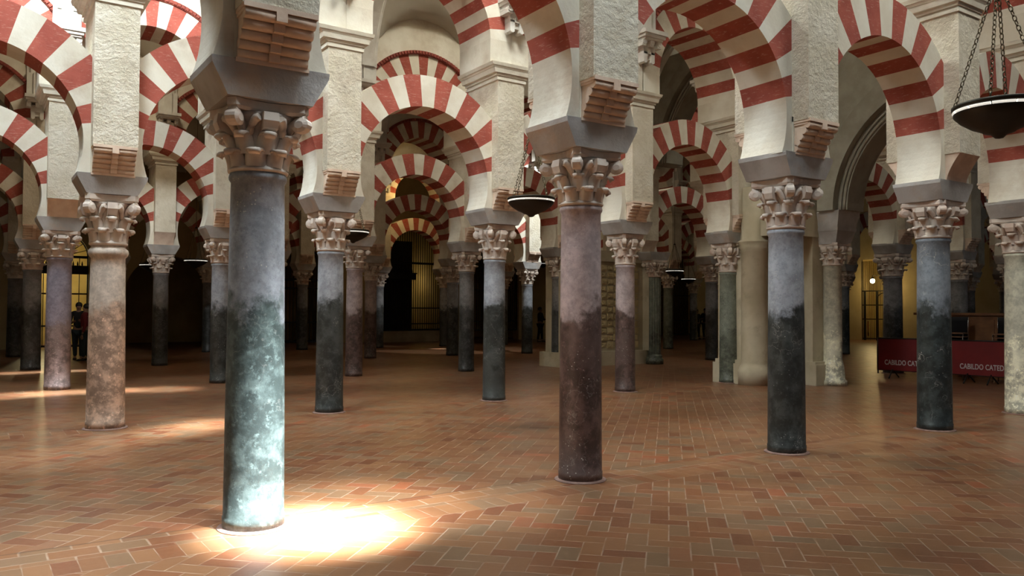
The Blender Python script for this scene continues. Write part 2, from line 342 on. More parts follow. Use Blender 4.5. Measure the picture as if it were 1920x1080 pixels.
# capital -----------------------------------------------------------------
def capital_mesh(variant):
    """local: z 0..0.56, neck radius .2; abacus separate"""
    b = MB()
    b.lathe([(.198, 0), (.222, .012), (.226, .03), (.205, .048), (.196, .06), (.196, .2), (.208, .33), (.235, .43), (.262, .47)], 28)
    def leaf(a, z0, z1, w, out, curl, r0=.19):
        prof = []
        for k in range(7):
            t = k / 6; prof.append((r0 + .018 + out * t ** 2.2 * .6, z0 + (z1 - z0) * t))
        rt, zt = prof[-1]
        for k in range(1, 6):
            an = PI * 1.05 * k / 5; prof.append((rt + curl * (1 - math.cos(an)) * .95, zt + curl * math.sin(an)))
        ca, sa = math.cos(a), math.sin(a); pts = []; n = len(prof)
        for k, (r, z) in enumerate(prof):
            t = k / (n - 1); ww = w * (1 - .25 * max(0, t - .35)) * (1 if k < 8 else 1 - .09 * (k - 7)) * .5
            for q, dr in ((-1, -.022), (-.55, .008), (0, .018), (.55, .008), (1, -.022)):
                x = r + dr; y = q * ww; pts.append((x * ca - y * sa, x * sa + y * ca, z))
        for k, (r, z) in enumerate(prof):     # inner skin
            t = k / (n - 1); ww = w * (1 - .25 * max(0, t - .35)) * (1 if k < 8 else 1 - .09 * (k - 7)) * .5
            for q, dr in ((-1, -.04), (-.55, -.035), (0, -.03), (.55, -.035), (1, -.04)):
                x = r + dr * (1 if k < 7 else .6); y = q * ww * .98
                zz = z - (.02 if k >= 7 else 0); pts.append((x * ca - y * sa, x * sa + y * ca, zz))
        o = n * 5; fs = []
        for k in range(n - 1):
            for q in range(4):
                A = k * 5 + q; fs.append((A, A + 1, A + 6, A + 5)); fs.append((o + A, o + A + 5, o + A + 6, o + A + 1))
            fs.append((k * 5, k * 5 + 5, o + k * 5 + 5, o + k * 5)); A = k * 5 + 4; fs.append((A, o + A, o + A + 5, A + 5))
        e = (n - 1) * 5; fs.append((e, e + 1, e + 2, e + 3, e + 4, o + e + 4, o + e + 3, o + e + 2, o + e + 1, o + e))
        b.poly(pts, fs, 0, True)
    nl = 8
    for k in range(nl): leaf(2 * PI * (k + .5) / nl, .04, .155, .148, .035, .030 + .004 * variant)
    for k in range(nl): leaf(2 * PI * k / nl, .14, .285, .14, .05, .032)
    for k in range(4):                     # corner volutes: stalk and disc
        a = PI / 4 + k * PI / 2; ca, sa = math.cos(a), math.sin(a)
        pts = []
        for t in range(8):
            q = t / 7; pts.append(((.20 + .15 * q ** 1.4) * ca, (.20 + .15 * q ** 1.4) * sa, .28 + .17 * math.sin(q * PI / 2)))
        b.tube(pts, [.03 + .012 * q / 7 for q in range(8)], 8)
        c = Vector((.325 * ca, .325 * sa, .405)); ax = Vector((-sa, ca, 0)); rx = Vector((ca, sa, 0)); P = []
        for hw, R in ((-.05, .030), (-.036, .062), (.036, .062), (.05, .030)):
            for i in range(14):
                an = 2 * PI * i / 14; P.append(c + ax * hw + (rx * math.cos(an) + Vector((0, 0, 1)) * math.sin(an)) * R)
        fs = [(q * 14 + i, q * 14 + (i + 1) % 14, (q + 1) * 14 + (i + 1) % 14, (q + 1) * 14 + i) for q in range(3) for i in range(14)]
        fs += [tuple(range(14))[::-1], tuple(range(42, 56))]; b.poly(P, fs, 0, False)
        # inner helices either side of the face centre
        for sg in (-1, 1):
            a2 = a + sg * .52; p2 = [((.215 + .05 * q / 5) * math.cos(a + sg * (.2 + .32 * q / 5)), (.215 + .05 * q / 5) * math.sin(a + sg * (.2 + .32 * q / 5)), .30 + .13 * math.sin(q / 5 * PI / 2)) for q in range(6)]
            b.tube(p2, [.026, .028, .03, .032, .034, .03], 7)
    for k in range(4):                     # face bosses hanging from the abacus
        a = k * PI / 2; ca, sa = math.cos(a), math.sin(a); pts = []
        for (x, hw, z) in ((.20, .05, .30), (.285, .05, .34), (.30, .055, .40), (.285, .05, .47)):
            for y in (-hw, hw): pts.append((x * ca - y * sa, x * sa + y * ca, z))
        for (x, hw, z) in ((.18, .05, .30), (.18, .05, .47)):
            for y in (-hw, hw): pts.append((x * ca - y * sa, x * sa + y * ca, z))
        b.poly(pts, [(0, 1, 3, 2), (2, 3, 5, 4), (4, 5, 7, 6), (6, 7, 11, 10), (8, 10, 11, 9), (0, 2, 4, 6, 10, 8), (1, 9, 11, 7, 5, 3)])
    b.v = [(p[0] * (1 + .16 * max(0, p[2] / .56) ** 1.6), p[1] * (1 + .16 * max(0, p[2] / .56) ** 1.6), p[2]) for p in b.v]
    return b.mesh('capital', [M['capital']])
def abacus_mesh():
    b = MB(); pts = []; n = 6
    for z, sc in ((.475, .93), (.50, 1.), (.56, 1.)):
        for k in range(4):
            a = PI / 4 + k * PI / 2
            c0 = Vector((.375 * math.cos(a), .375 * math.sin(a))); c1 = Vector((.375 * math.cos(a + PI / 2), .375 * math.sin(a + PI / 2)))
            t = (c1 - c0).normalized(); inn = Vector((-t.y, t.x))
            A = c0 + t * .045; B = c1 - t * .045
            for q in range(n + 1):
                f = q / n; p = A.lerp(B, f) + inn * .055 * math.sin(PI * f); pts.append((p.x * sc, p.y * sc, z))
    m = 4 * (n + 1)
    fs = [(r * m + i, r * m + (i + 1) % m, (r + 1) * m + (i + 1) % m, (r + 1) * m + i) for r in range(2) for i in range(m)]
    fs += [tuple(range(m))[::-1], tuple(range(2 * m, 3 * m))]; pts = [(p[0] * 1.15, p[1] * 1.15, p[2]) for p in pts]; b.poly(pts, fs); return b.mesh('abacus', [M['capital']])
CAPS = [capital_mesh(0), capital_mesh(1)]; ABA = abacus_mesh()
def shaft(r0, r1, h, mat, seg=36, torus=False):
    b = MB(); prof = [(r0 * 1.02, 0), (r0 * 1.03, .10 * r0 * 4), (r0 * 1.0, .11 * r0 * 4)]
    for k in range(1, 9):
        t = k / 9; prof.append((r0 + (r1 - r0) * t ** 1.3, .1 + (h - .16) * t))
    prof += [(r1, h - .07), (r1 * 1.07, h - .05), (r1 * 1.09, h - .03), (r1 * 1.05, h)] if not torus else [(r1, h - .17), (r1 * 1.13, h - .14), (r1 * 1.19, h - .1), (r1 * 1.15, h - .06), (r1, h - .03), (r1 * 1.0, h)]
    b.lathe(prof, seg); return b.mesh('shaft', [M[mat]])
def impost_mesh():
    b = MB(); b.frust((.315, .315), (.43, .335), 0, .215); b.frust((.43, .335), (.435, .34), .215, .262)
    return b.mesh('impost_block', [M['impost']])
IMP = impost_mesh()
ORD = ['first', 'second', 'third', 'fourth', 'fifth', 'sixth', 'seventh', 'eighth', 'ninth', 'tenth', 'eleventh', 'twelfth', 'thirteenth']
ROWNAME = ['front row', 'second row', 'third row', 'fourth row', 'fifth row']
COLD = {'bluegreen': 'blue-grey marble column with dark green foot', 'blue': 'blue-grey marble column with blackened lower half', 'mauve': 'mauve marble column with dark brown lower half',
        'dark': 'dark blue-black white-veined marble column', 'pale': 'pale cream marble column', 'beige': 'rosy beige speckled marble column', 'purple': 'purple-grey speckled marble column',
        'green': 'grey-green streaked marble column', 'grey': 'dark grey marble column'}
COLLAB = {(0, 0): 'nearest blue-grey marble column, its green foot in bright sun, left of centre',
          (0, 1): 'mauve marble column turning dark brown below, second in the front row',
          (0, 2): 'blue-grey marble column with black-green lower half, third in the front row',
          (0, 3): 'blue-black white-veined marble column standing before the red banners',
          (0, 4): 'pale cream marble column cut by the right edge of the photo',
          (1, 0): 'rosy beige speckled marble column with a thick neck ring, far left',
          (1, 1): 'blue-grey column with black middle, just right of the nearest column',
          (1, 2): 'blue-grey column with scratched black foot, left of the mauve front column',
          (1, 3): 'mauve-grey column just right of the mauve front column, before the relief pier',
          (1, 4): 'streaked green marble column standing against the rounded stone pier',
          (2, 0): 'purple-grey speckled column with pale sunlit foot at the far left',
          (1, 6): 'thick dark column rising behind the left red banner'}
def column(i, j):
    s, n = POS[(i, j)]; v = MEAS.get((i, j))
    zt, r0, r1, mat = (v[2], v[3], v[4], v[5]) if v else (2.6, .215, .198, rnd.choice(['grey', 'blue', 'mauve', 'grey', 'dark', 'green']))
    root = link('marble_column', None, None, W(s, n), ANG)
    lab = COLLAB.get((i, j)) or '%s, %s from the left in the %s' % (COLD[mat], ORD[j] if j >= 0 else 'outermost', ROWNAME[i])
    tag(root, lab, 'column', 'marble columns of the %s' % ROWNAME[i])
    rz = rnd.uniform(0, PI)
    sh = link('shaft', shaft(r0, r1, zt, mat, 40 if i < 2 else 24, (i, j) == (1, 0)), root); sh.rotation_euler.z = rz
    hc = (Z_CAP - zt) / .56; c = link('capital', CAPS[(i + j) % 2], root); c.location = (0, 0, zt - .004); c.scale = (r1 / .198, r1 / .198, hc)
    a = link('abacus', ABA, c)
    im = link('impost_block', IMP, root); im.location = (0, 0, Z_CAP)
    if i < 2:
        b = MB(); b.lathe([(r0 + .045, 0), (r0 + .04, .008), (r0 * .98, .018)], 28); build(b, 'mortar_ring', M['mortar'], root)

# piers --------------------------------------------------------------------
HU, HN = .275, .52
def corbel_mesh(plain_):
    b = MB(); n = 5
    if plain_:
        prof = [(.30, 0), (.33, 0)] + [(.33 + .19 * (k / 6) ** 1.5, .36 * k / 6) for k in range(1, 7)] + [(.30, .36)]
        m = len(prof); pts = [(x, -p[0], p[1]) for x in (-.262, .262) for p in prof]
        b.poly(pts, [tuple(range(m)), tuple(range(m, 2 * m))[::-1]] + [(k, k + m, (k + 1) % m + m, (k + 1) % m) for k in range(m)])
    else:
        off = [.335 + .165 * (k / 4) ** 1.25 for k in range(n)]
        for k in range(n):
            z = .055 + .062 * k; rr = .040; pts = []
            b.tube([(-.258, -off[k] + .012, z), (-.035, -off[k] + .012, z)], rr, 10); b.tube([(.035, -off[k] + .012, z), (.258, -off[k] + .012, z)], rr, 10)
            b.box(-.25, .25, -off[k] - .008, -.30, z - .032, z + .032)
            b.box(-.040, .040, -off[k] - .036, -.30, z - .035, z + .035)
        b.box(-.27, .27, -.345, -.30, -.01, .022); b.box(-.27, .27, -.535, -.30, .335, .372)
        b.box(-.262, .262, -.50, -.30, .31, .336)
    return b.mesh('roll_corbel', [M['corbel']])
CORB = [corbel_mesh(False), corbel_mesh(True)]
def pier_core():
    b = MB(); b.box(-HU, HU, -.318, .318, 0, .42, 0); 
    n = 14
    b.box(-HU, HU, -HN, HN, .36, 2.29, 1)
    return b.mesh('pier_core', [M['plaster'], M['rough_stone']])
def cornice():
    b = MB(); st = [(.0, 0, 0), (.03, .0, .05), (.015, .05, .075), (.05, .075, .12), (.10, .12, .2), (.13, .2, .235), (.165, .235, .29)]
    z = 0
    for e, z0, z1 in st: b.frust((HU + e, HN + e * .5), (HU + e + (.0 if e < .1 else .02), HN + e * .5 + (.0 if e < .1 else .012)), z0, z1)
    return b.mesh('cornice', [M['plaster']])
def bracket():
    b = MB()
    b.box(-.30, .30, -.92, -.50, .50, .58); b.box(-.27, .27, -.88, -.50, .44, .50); b.box(-.235, .235, -.84, -.50, .40, .44)
    for x in (-.2, 0, .2):
        b.tube([(x, -.80, .36), (x, -.52, .36)], .055, 10)
        b.box(x - .05, x + .05, -.78, -.5, .28, .40)
    b.box(-.15, .15, -.70, -.50, .16, .34)
    for x in (-.1, .1): b.box(x - .045, x + .045, -.70, -.50, .0, .2); b.tube([(x, -.705, .02), (x, -.5, .02)], .045, 8)
    b.box(-.06, .06, -.66, -.50, .06, .3)
    b.box(-.25, .25, -.62, -.5, .58, 1.2); b.box(-.10, .10, -.66, -.5, .62, 1.2)
    return b.mesh('gesso_bracket', [M['bracket']])
PC, CORN, BRK = pier_core(), cornice(), bracket()
def pier(i, j):
    s, n = POS[(i, j)]; root = link('arcade_pier', None, None, W(s, n, Z_SP), ANG)
    od = ORD[j] if j >= 0 else 'outermost'
    lab = 'pale stone pier with roll corbels above the %s column of the %s' % (od, ROWNAME[i])
    if (i, j) == (1, 5): lab = 'pale upper pier rising from the beige compound stone pier'
    if (i, j) == (2, 5): lab = 'pale upper pier rising from the relief-panelled pier'
    if (i, j) == (0, 0): lab = 'nearest pale stone pier, with a large ribbed corbel, above the sunlit-footed column'
    tag(root, lab, 'pier', 'stone piers above the columns')
    link('pier_core', PC, root)
    c = link('cornice', CORN, root); c.location = (0, 0, 2.27)
    pl = 1 if (i, j) in ((2, 0), (0, 3), (3, 1), (2, 5)) else 0
    for k in range(2):
        q = link('roll_corbel', CORB[pl], root); q.rotation_euler.z = k * PI
        q = link('gesso_bracket', BRK, root); q.location = (0, 0, 6.55 - Z_SP); q.rotation_euler.z = k * PI

# arches --------------------------------------------------------------------
def stripes(n, lo, hi, w):
    cs = [lo + (hi - lo) * k / (n - 1) for k in range(n)]; return [(c - w / 2, c + w / 2) for c in cs]
def between(i, j): 
    a, b = POS[(i, j)], POS[(i, j + 1)]; A, B = W(*a), W(*b); d = B - A
    return A, d.length, math.atan2(d.y, d.x)
def arc_angles(reds, a0, a1, step=4.):
    cuts = sorted({a0, a1} | {x for r in reds for x in r if a0 < x < a1}); out = []; mi = []
    for p, q in zip(cuts, cuts[1:]):
        k = max(1, round((q - p) / step)); mid = (p + q) / 2; red = any(r[0] < mid < r[1] for r in reds)
        for e in range(k): out.append(p + (q - p) * e / k); mi.append(1 if red else 0)
    out.append(cuts[-1]); return out, mi
def lower_arch(i, j):
    A, L, az = between(i, j); c = L / 2; zc = .42
    xi = L / 2 - .43; R = math.hypot(xi, zc); a0 = -math.degrees(math.asin(zc / R)); Ro = R + .53
    nr = 8 if (i, j) != (1, 0) and rnd.random() < .6 else 9
    if (i, j) == (1, 1): nr = 8
    dv = rnd.uniform(-1, 1) if (i, j) != (1, 1) else 0
    lo, hi = 16.5 + dv, 163 + dv
    reds = stripes(nr, lo, hi, (hi - lo) / (nr - 1) / 2 * 1.02)
    an, mi = arc_angles(reds, a0, 180 - a0)
    inn, out = [], []
    xl = .24
    for a in an:
        t = math.radians(a); ct, st = math.cos(t), math.sin(t); inn.append((c + R * ct, max(0, zc + R * st)))
        k = Ro
        if abs(ct) > 1e-6: k = min(Ro, (c - xl) / abs(ct))
        out.append((c + k * ct, max(0., zc + k * st)))
    b = MB(); b.sweep2(inn, out, -.31, .31, mi)
    o = build(b, 'horseshoe_arch', [M['white_stone'], M['brick']], None, (A.x, A.y, Z_SP), az)
    if j >= 0: lab = 'red and white lower horseshoe arch between %s and %s columns of the %s' % (ORD[j], ORD[j + 1], ROWNAME[i])
    else: lab = 'red and white lower horseshoe arch left of the first column, %s' % ROWNAME[i]
    tag(o, lab, 'arch', 'lower horseshoe arches')
ZV = 7.5
def upper_arch(i, j):
    A, L, az = between(i, j); c = L / 2; z0 = 5.985; zc = .42; R = L / 2 - .455; Ro = R + .56; ztop = 3.25
    root = link('upper_arch', None, None, (A.x, A.y, z0), az)
    nr = rnd.choice([8, 9]); reds = stripes(nr, 13, 167, 154 / (nr - 1) / 2)
    an, mi = arc_angles(reds, 0, 180)
    inn, out = [], []
    for a in an:
        t = math.radians(a); inn.append((c + R * math.cos(t), zc + R * math.sin(t)))
        k = min(Ro, (c - .01) / max(1e-6, abs(math.cos(t)))); out.append((c + k * math.cos(t), zc + k * math.sin(t)))
    b = MB(); b.sweep2(inn, out, -HN, HN, mi)
    build(b, 'voussoir_ring', [M['white_stone'], M['brick']], root)
    b = MB()
    b.box(.004, c - R, -HN, HN, 0, zc + .0); b.box(c + R, L - .004, -HN, HN, 0, zc)
    m = [k for k in range(len(out))]
    top = [(p[0], ztop) for p in out]
    b.sweep2(out, top, -HN + .004, HN - .004, 0)
    b.box(-.01, .004, -HN + .004, HN - .004, 0, ztop)
    build(b, 'spandrel', M['plaster'], root)
    if i >= 1:
        b = MB(); rr = R + .60; pi_ = []; po = []
        hi_ = math.degrees(math.acos(min(1, (c - .02) / (rr + .07)))) if rr + .07 > c - .02 else 0
        aa = [hi_ + (180 - 2 * hi_) * k / 40 for k in range(41)]
        inn = [(c + (rr - .04) * math.cos(math.radians(a)), zc + (rr - .04) * math.sin(math.radians(a))) for a in aa]
        out = [(c + (rr + .05) * math.cos(math.radians(a)), zc + (rr + .05) * math.sin(math.radians(a))) for a in aa]
        b.sweep2(inn, out, -HN - .05, -HN, 0); b.sweep2(inn, out, HN, HN + .05, 0)
        for k in range(44):
            a = math.radians(hi_ + (180 - 2 * hi_) * (k + .5) / 44); ca, sa = math.cos(a), math.sin(a); tx, tz = -sa, ca
            for sg in (-1, 1):
                P = []
                for y in (sg * (HN + .05), sg * (HN + .085)):
                    for (q, w) in ((rr - .03, -.028), (rr - .03, .028), (rr + .04, .028), (rr + .04, -.028)):
                        P.append((c + q * ca + tx * w, y, zc + q * sa + tz * w))
                b.poly(P, [(4, 5, 6, 7), (0, 1, 5, 4), (1, 2, 6, 5), (2, 3, 7, 6), (3, 0, 4, 7)])
        build(b, 'serrated_archivolt', M['serr'], root)
    if j >= 0: lab = 'upper striped arch over the gap between %s and %s columns, %s' % (ORD[j], ORD[j + 1], ROWNAME[i])
    else: lab = 'upper striped arch left of the first column, %s' % ROWNAME[i]
    tag(root, lab, 'arch', 'upper round arches')

for i in range(5):
    for j in range(JMIN, JMAX[i] + 1):
        if (i, j) not in PIERCOL: column(i, j)
        pier(i, j)
        if j < JMAX[i]: lower_arch(i, j); upper_arch(i, j)

# ------------------------------------------------------------------ floor, vaults, walls
M['floor'] = floor_mat()
fl = MB(); fl.poly([(-60, -14, 0), (75, -14, 0), (75, 90, 0), (-60, 90, 0)], [(0, 1, 2, 3)])
tag(build(fl, 'floor', M['floor']), kind='structure')

# (nave, bay): (strength, colour) of the daylight on each lantern pane
CO, WA, W2 = (.84, .94, 1.), (1., .94, .80), (1., .85, .62)
SKY = {(0, 0): (60, CO), (0, 2): (38, (.97, .96, .90)), (0, 4): (12, WA), (1, -1): (115, CO), (1, 1): (70, (.95, .97, .93)), (1, 4): (27, WA), (2, -1): (85, CO), (2, 2): (22, WA), (2, 5): (14, WA),
       (3, 0): (16, W2), (3, 5): (10, W2), (4, 3): (5, W2), (4, 7): (4, W2)}
SKYM = {}
def skymat(k):
    if k not in SKYM: SKYM[k] = plain('daylight_glass', (.9, .95, 1), .3, 0, k[1], k[0])
    return SKYM[k]
def row_s(i, j):
    i = max(0, min(4, i)); return POS[(i, j)][0] if (i, j) in POS else POS[(i, JMAX[i])][0] + 3.17 * (j - JMAX[i])
win = 0; PANES = {}
for nv in range(0, 6):
    na = (ROWN[nv - 1] if nv > 0 else ROWN[0] - 6.15) + HN - .03
    nb = (ROWN[nv] if nv < 5 else WALLN) - (HN - .03 if nv < 5 else 0)
    jm = [6, 9, 12, 12, 12, 12][nv]; b = MB()
    vm, a = (na + nb) / 2, (nb - na) / 2
    nvv, nu = 20, 14
    for j in range(-2 if nv < 2 else -1, jm):
        if j < JMIN and nv > 0: continue
        pts = []
        sky = (nv, j) in SKY
        for q in range(nvv + 1):
            t = -math.cos(PI * q / nvv); v = t * a
            sa = (row_s(nv - 1, j) * (1 - (t + 1) / 2) + row_s(nv, j) * (t + 1) / 2) if nv > 0 else row_s(0, j)
            sb = (row_s(nv - 1, j + 1) * (1 - (t + 1) / 2) + row_s(nv, j + 1) * (t + 1) / 2) if nv > 0 else row_s(0, j + 1)
            for w in range(nu + 1):
                f = w / nu; f = (1 - math.cos(PI * f)) / 2 if True else f
                s = sa + (sb - sa) * f; x = (f - .5) * (sb - sa)
                z1 = ZV + a * math.sqrt(max(0, 1 - t * t)) * .98; bb = (sb - sa) / 2 - .12
                z2 = ZV + math.sqrt(max(0, bb * bb - x * x)) * 1.02
                pts.append(W(s, vm + v, max(z1, z2)))
        fs = []
        for q in range(nvv):
            for w in range(nu):
                if sky and 8 <= q < 12 and 4 <= w < 10: continue
                A = q * (nu + 1) + w; fs.append((A, A + nu + 1, A + nu + 2, A + 1))
        b.poly(pts, fs, 0, True)
        if sky:
            id_ = lambda q, w: q * (nu + 1) + w
            cr = [pts[id_(8, 4)], pts[id_(8, 10)], pts[id_(12, 10)], pts[id_(12, 4)]]
            up = [Vector((p.x, p.y, 10.55)) for p in cr]
            b.poly(cr + up, [(0, 1, 5, 4), (1, 2, 6, 5), (2, 3, 7, 6), (3, 0, 4, 7)])
            win += 1; g = MB(); g.poly([Vector((p.x, p.y, 10.54)) for p in up], [(0, 1, 2, 3)])
            tag(build(g, 'window_%d' % win, skymat(SKY[(nv, j)])), kind='structure')
            PANES[(nv, j)] = sum(up, Vector()) / 4
        # transverse rib over each pier
    tag(build(b, 'ceiling', M['vault']), kind='structure')
    r = MB()
    for j in range(JMIN, jm + 1):
        pi2, po2 = [], []
        s1, s2 = row_s(nv - 1, j) if nv else row_s(0, j), row_s(nv, j)
        pts = []
        for k in range(25):
            an = PI * k / 24; t = -math.cos(an); s = s1 + (s2 - s1) * (t + 1) / 2
            for (rr, hw) in ((a - .16, .16), (a - .10, .20), (a - .10, .25), (a + .06, .25)):
                for sg in (-1, 1): pts.append(W(s + sg * hw, vm + t * rr, ZV + .02 + rr * math.sin(an) * .98))
        fs = []
        for k in range(24):
            o = k * 8; n8 = o + 8
            for (p, q) in ((6, 4), (4, 2), (2, 0), (0, 1), (1, 3), (3, 5), (5, 7)): fs.append((o + p, o + q, n8 + q, n8 + p))
        r.poly(pts, fs)
    tag(build(r, 'trim_%d' % (nv + 1), M['bracket']), kind='structure')

# back wall with chapel openings: (s centre, half width, spring z, lit colour/None)
OPEN = [(3.1, .95, 3.7, 'lit'), (7.1, 1.7, 2.2, None), (12.8, 1.6, 3.0, None), (18.8, 1.8, 4.0, 'half'), (23.6, 1.75, 3.9, None), (29.2, 1.7, 3.6, None), (36.6, 2.6, 3.6, 'warm')]
def wallseg(b, s0, s1, n0, n1, z0, z1):
    P = [W(s, n, z) for z in (z0, z1) for n in (n0, n1) for s in (s0, s1)]
    b.poly(P, [(0, 2, 3, 1), (4, 5, 7, 6), (0, 1, 5, 4), (2, 6, 7, 3), (0, 4, 6, 2), (1, 3, 7, 5)])
b = MB(); x = -8.5; TH = .55
for (c, hw, zs, lit) in OPEN:
    wallseg(b, x, c - hw, WALLN, WALLN + TH, 0, 10.6)
    k = 20; arc = [(c - hw * math.cos(PI * q / k), zs + hw * math.sin(PI * q / k)) for q in range(k + 1)]
    P = [W(p[0], nn, p[1]) for nn in (WALLN, WALLN + TH) for p in arc] + [W(p[0], nn, 10.6) for nn in (WALLN, WALLN + TH) for p in arc]
    n1 = k + 1; fs = []
    for q in range(k):
        fs += [(q, q + 1, 2 * n1 + q + 1, 2 * n1 + q), (n1 + q, 3 * n1 + q, 3 * n1 + q + 1, n1 + q + 1), (q, n1 + q, n1 + q + 1, q + 1)]
    b.poly(P, fs); x = c + hw
wallseg(b, x, ENDS + 2, WALLN, WALLN + TH, 0, 10.6)
tag(build(b, 'wall_back', M['wall']), kind='structure')
# chapels behind the openings
b = MB()
wallseg(b, -8.5, ENDS + 2, WALLN + 4.5, WALLN + 4.8, 0, 10.6)
xs = [-8.5] + [(OPEN[k][0] + OPEN[k][1] + OPEN[k + 1][0] - OPEN[k + 1][1]) / 2 for k in range(len(OPEN) - 1)] + [ENDS + 2]
for q in xs: wallseg(b, q - .1, q + .1, WALLN + TH, WALLN + 4.6, 0, 10.6)
wallseg(b, -8.5, ENDS + 2, WALLN + TH, WALLN + 4.8, 7.0, 7.2)
tag(build(b, 'wall_chapels', M['chapel']), kind='structure')
b = MB(); wallseg(b, -8.9, -8.5, -8, WALLN + 5, 0, 10.6); tag(build(b, 'wall_left', M['wall']), kind='structure')
b = MB()
g0, g1 = 25.3, 27.1
wallseg(b, ENDS, ENDS + .4, -2, g0, 0, 10.6); wallseg(b, ENDS, ENDS + .4, g1, WALLN + .6, 0, 10.6); wallseg(b, ENDS, ENDS + .4, g0, g1, 4.6, 10.6)
wallseg(b, ENDS + 3, ENDS + 3.3, g0 - 2, g1 + 4, 0, 6); wallseg(b, ENDS + .4, ENDS + 3, g0 - .3, g0 - .1, 0, 6); wallseg(b, ENDS + .4, ENDS + 3, g1 + 1.5, g1 + 1.7, 0, 6); wallseg(b, ENDS + .4, ENDS + 3.3, g0 - .3, g1 + 1.7, 5, 5.2); tag(build(b, 'wall_right', M['wall']), kind='structure')

# grilles
def grille(c, hw, zs, nn, label, lead=.125, rail=(1.1, 2.4), plinth=.5, header=None, arch=True, fan=False):
    root = link('iron_grille', None, None, W(c, nn), ANG); tag(root, label, 'grille', None)
    f = MB(); k = 16
    for sx in (-1, 1): f.box(sx * hw - .04, sx * hw + .04, -.04, .04, plinth, zs)
    if arch: f.tube([(-hw * math.cos(PI * q / k), 0, zs + hw * math.sin(PI * q / k)) for q in range(k + 1)], .045, 6)
    f.box(-hw, hw, -.05, .05, zs - .05, zs + .05); f.box(-hw, hw, -.04, .04, plinth, plinth + .08)
    build(f, 'grille_frame', M['iron'], root)
    b = MB(); n = int(2 * hw / lead)
    for q in range(1, n):
        x = -hw + 2 * hw * q / n; top = zs + (math.sqrt(max(0, hw * hw - x * x)) if arch and not fan else 0)
        b.box(x - .014, x + .014, -.014, .014, plinth, top)
    if fan:
        for q in range(1, 10):
            an = PI * q / 10; b.tube([(.2 * math.cos(an), 0, zs + .2 * math.sin(an)), (hw * math.cos(an), 0, zs + hw * math.sin(an))], .016, 5)
        b.tube([(.2 * math.cos(PI * q / 10), 0, zs + .2 * math.sin(PI * q / 10)) for q in range(11)], .018, 5)
    build(b, 'grille_bars', M['iron'], root)
    for z in rail:
        r = MB(); r.box(-hw, hw, -.03, .03, z - .03, z + .03); build(r, 'rail', M['iron'], root)
    if header:
        x0, x1, z0, z1 = header; r = MB(); r.box(x0, x1, -.10, .10, z0, z1); r.box(x0 - .06, x1 + .06, -.14, .14, z1 - .06, z1)
        for q in range(int((x1 - x0) / .16)): r.lathe([(.02, z1), (.035, z1 + .05), (.012, z1 + .16), (.0, z1 + .2)], 6, 0, x0 + .08 + q * .16, 0)
        build(r, 'crest_rail', M['iron'], root)
    return root
grille(3.1, .95, 3.7, WALLN + .2, 'black iron gate with fan-shaped top before the lit yellow chapel, far left', .3, (.9, 2.2), .05, (-.95, .95, 3.0, 3.35), fan=True)
grille(12.8, 1.6, 3.0, WALLN + .2, 'black iron chapel grille just right of the nearest column', .16, (1.0, 2.6), .05)
grille(18.8, 1.8, 4.0, WALLN + .2, 'tall black iron grille with a crested rail seen under the nested arches', .125, (.9, 1.7), .55, (-1.8, .2, 3.15, 3.5))
grille(23.6, 1.75, 3.9, WALLN + .2, 'black iron grille of the dark chapel behind the central columns', .14, (1., 2.7), .5)
grille(29.2, 1.7, 3.6, WALLN + .2, 'black iron grille mostly hidden behind the mauve front column', .16, (1., 2.6), .3)
grille(36.6, 2.6, 3.6, WALLN + .2, 'wide iron grille with warm glints seen between the pier and green column', .17, (1., 2.6), .05)
b = MB(); b.box(-2.1, 2.1, -.35, .35, 0, .52); b.box(-2.15, 2.15, -.4, .35, .44, .54)
tag(build(b, 'stone_plinth', M['pier_stone'], None, W(18.8, WALLN - .1), ANG), 'low stone plinth below the tall grille under the nested arches', 'plinth')
b = MB(); b.box(-.7, .7, -.3, .3, 0, .55); tag(build(b, 'stone_plinth', M['pier_stone'], None, W(9.3, WALLN - .35), ANG), 'short stone plinth beside the black doorway, left of the nearest column', 'plinth')
b = MB(); b.box(-1.95, .55, 0, .3, 0, 5.2)  # added dark screen, hides the lit chapel wall behind the grille's left part
for k in range(4): b.box(-1.85 + k * .6, -1.35 + k * .6, -.03, 0, .3, 2.4); b.box(-1.85 + k * .6, -1.35 + k * .6, -.03, 0, 2.6, 4.9)
tag(build(b, 'added_dark_screen', M['screen_dark'], None, W(18.8, WALLN + 1.2), ANG), 'added dark panelled screen keeping the chapel behind the tall crested grille dark', 'screen')
# gate in the right end
gr = link('iron_gate', None, None, W(ENDS - .05, (g0 + g1) / 2), ANG + PI / 2)
tag(gr, 'arched iron gate before the glowing yellow passage, far right', 'gate')
f = MB(); hw = (g1 - g0) / 2
for q in range(25): x = -hw + 2 * hw * q / 24; f.box(x - .012, x + .012, -.012, .012, 0, 4.5)
build(f, 'gate_bars', M['iron'], gr)
f = MB()
for z in (.1, 1.2, 2.0, 2.8): f.box(-hw, hw, -.03, .03, z - .03, z + .03)
for x in (-.75, 0, .75): f.box(x - .035, x + .035, -.035, .035, 0, 2.8)
f.tube([(-.375 + .375 * math.cos(PI * q / 10), 0, 2.3 + .375 * math.sin(PI * q / 10)) for q in range(11)], .03, 6); build(f, 'gate_frame', M['iron'], gr)

# ------------------------------------------------------------------ chapel piers on the right
def block(name, label, cat, mats, s, n, parts, rz=0):
    root = link(name, None, None, W(s, n), ANG + rz); tag(root, label, cat)
    for nm, mb, mt in parts: build(mb, nm, mt, root)
    return root
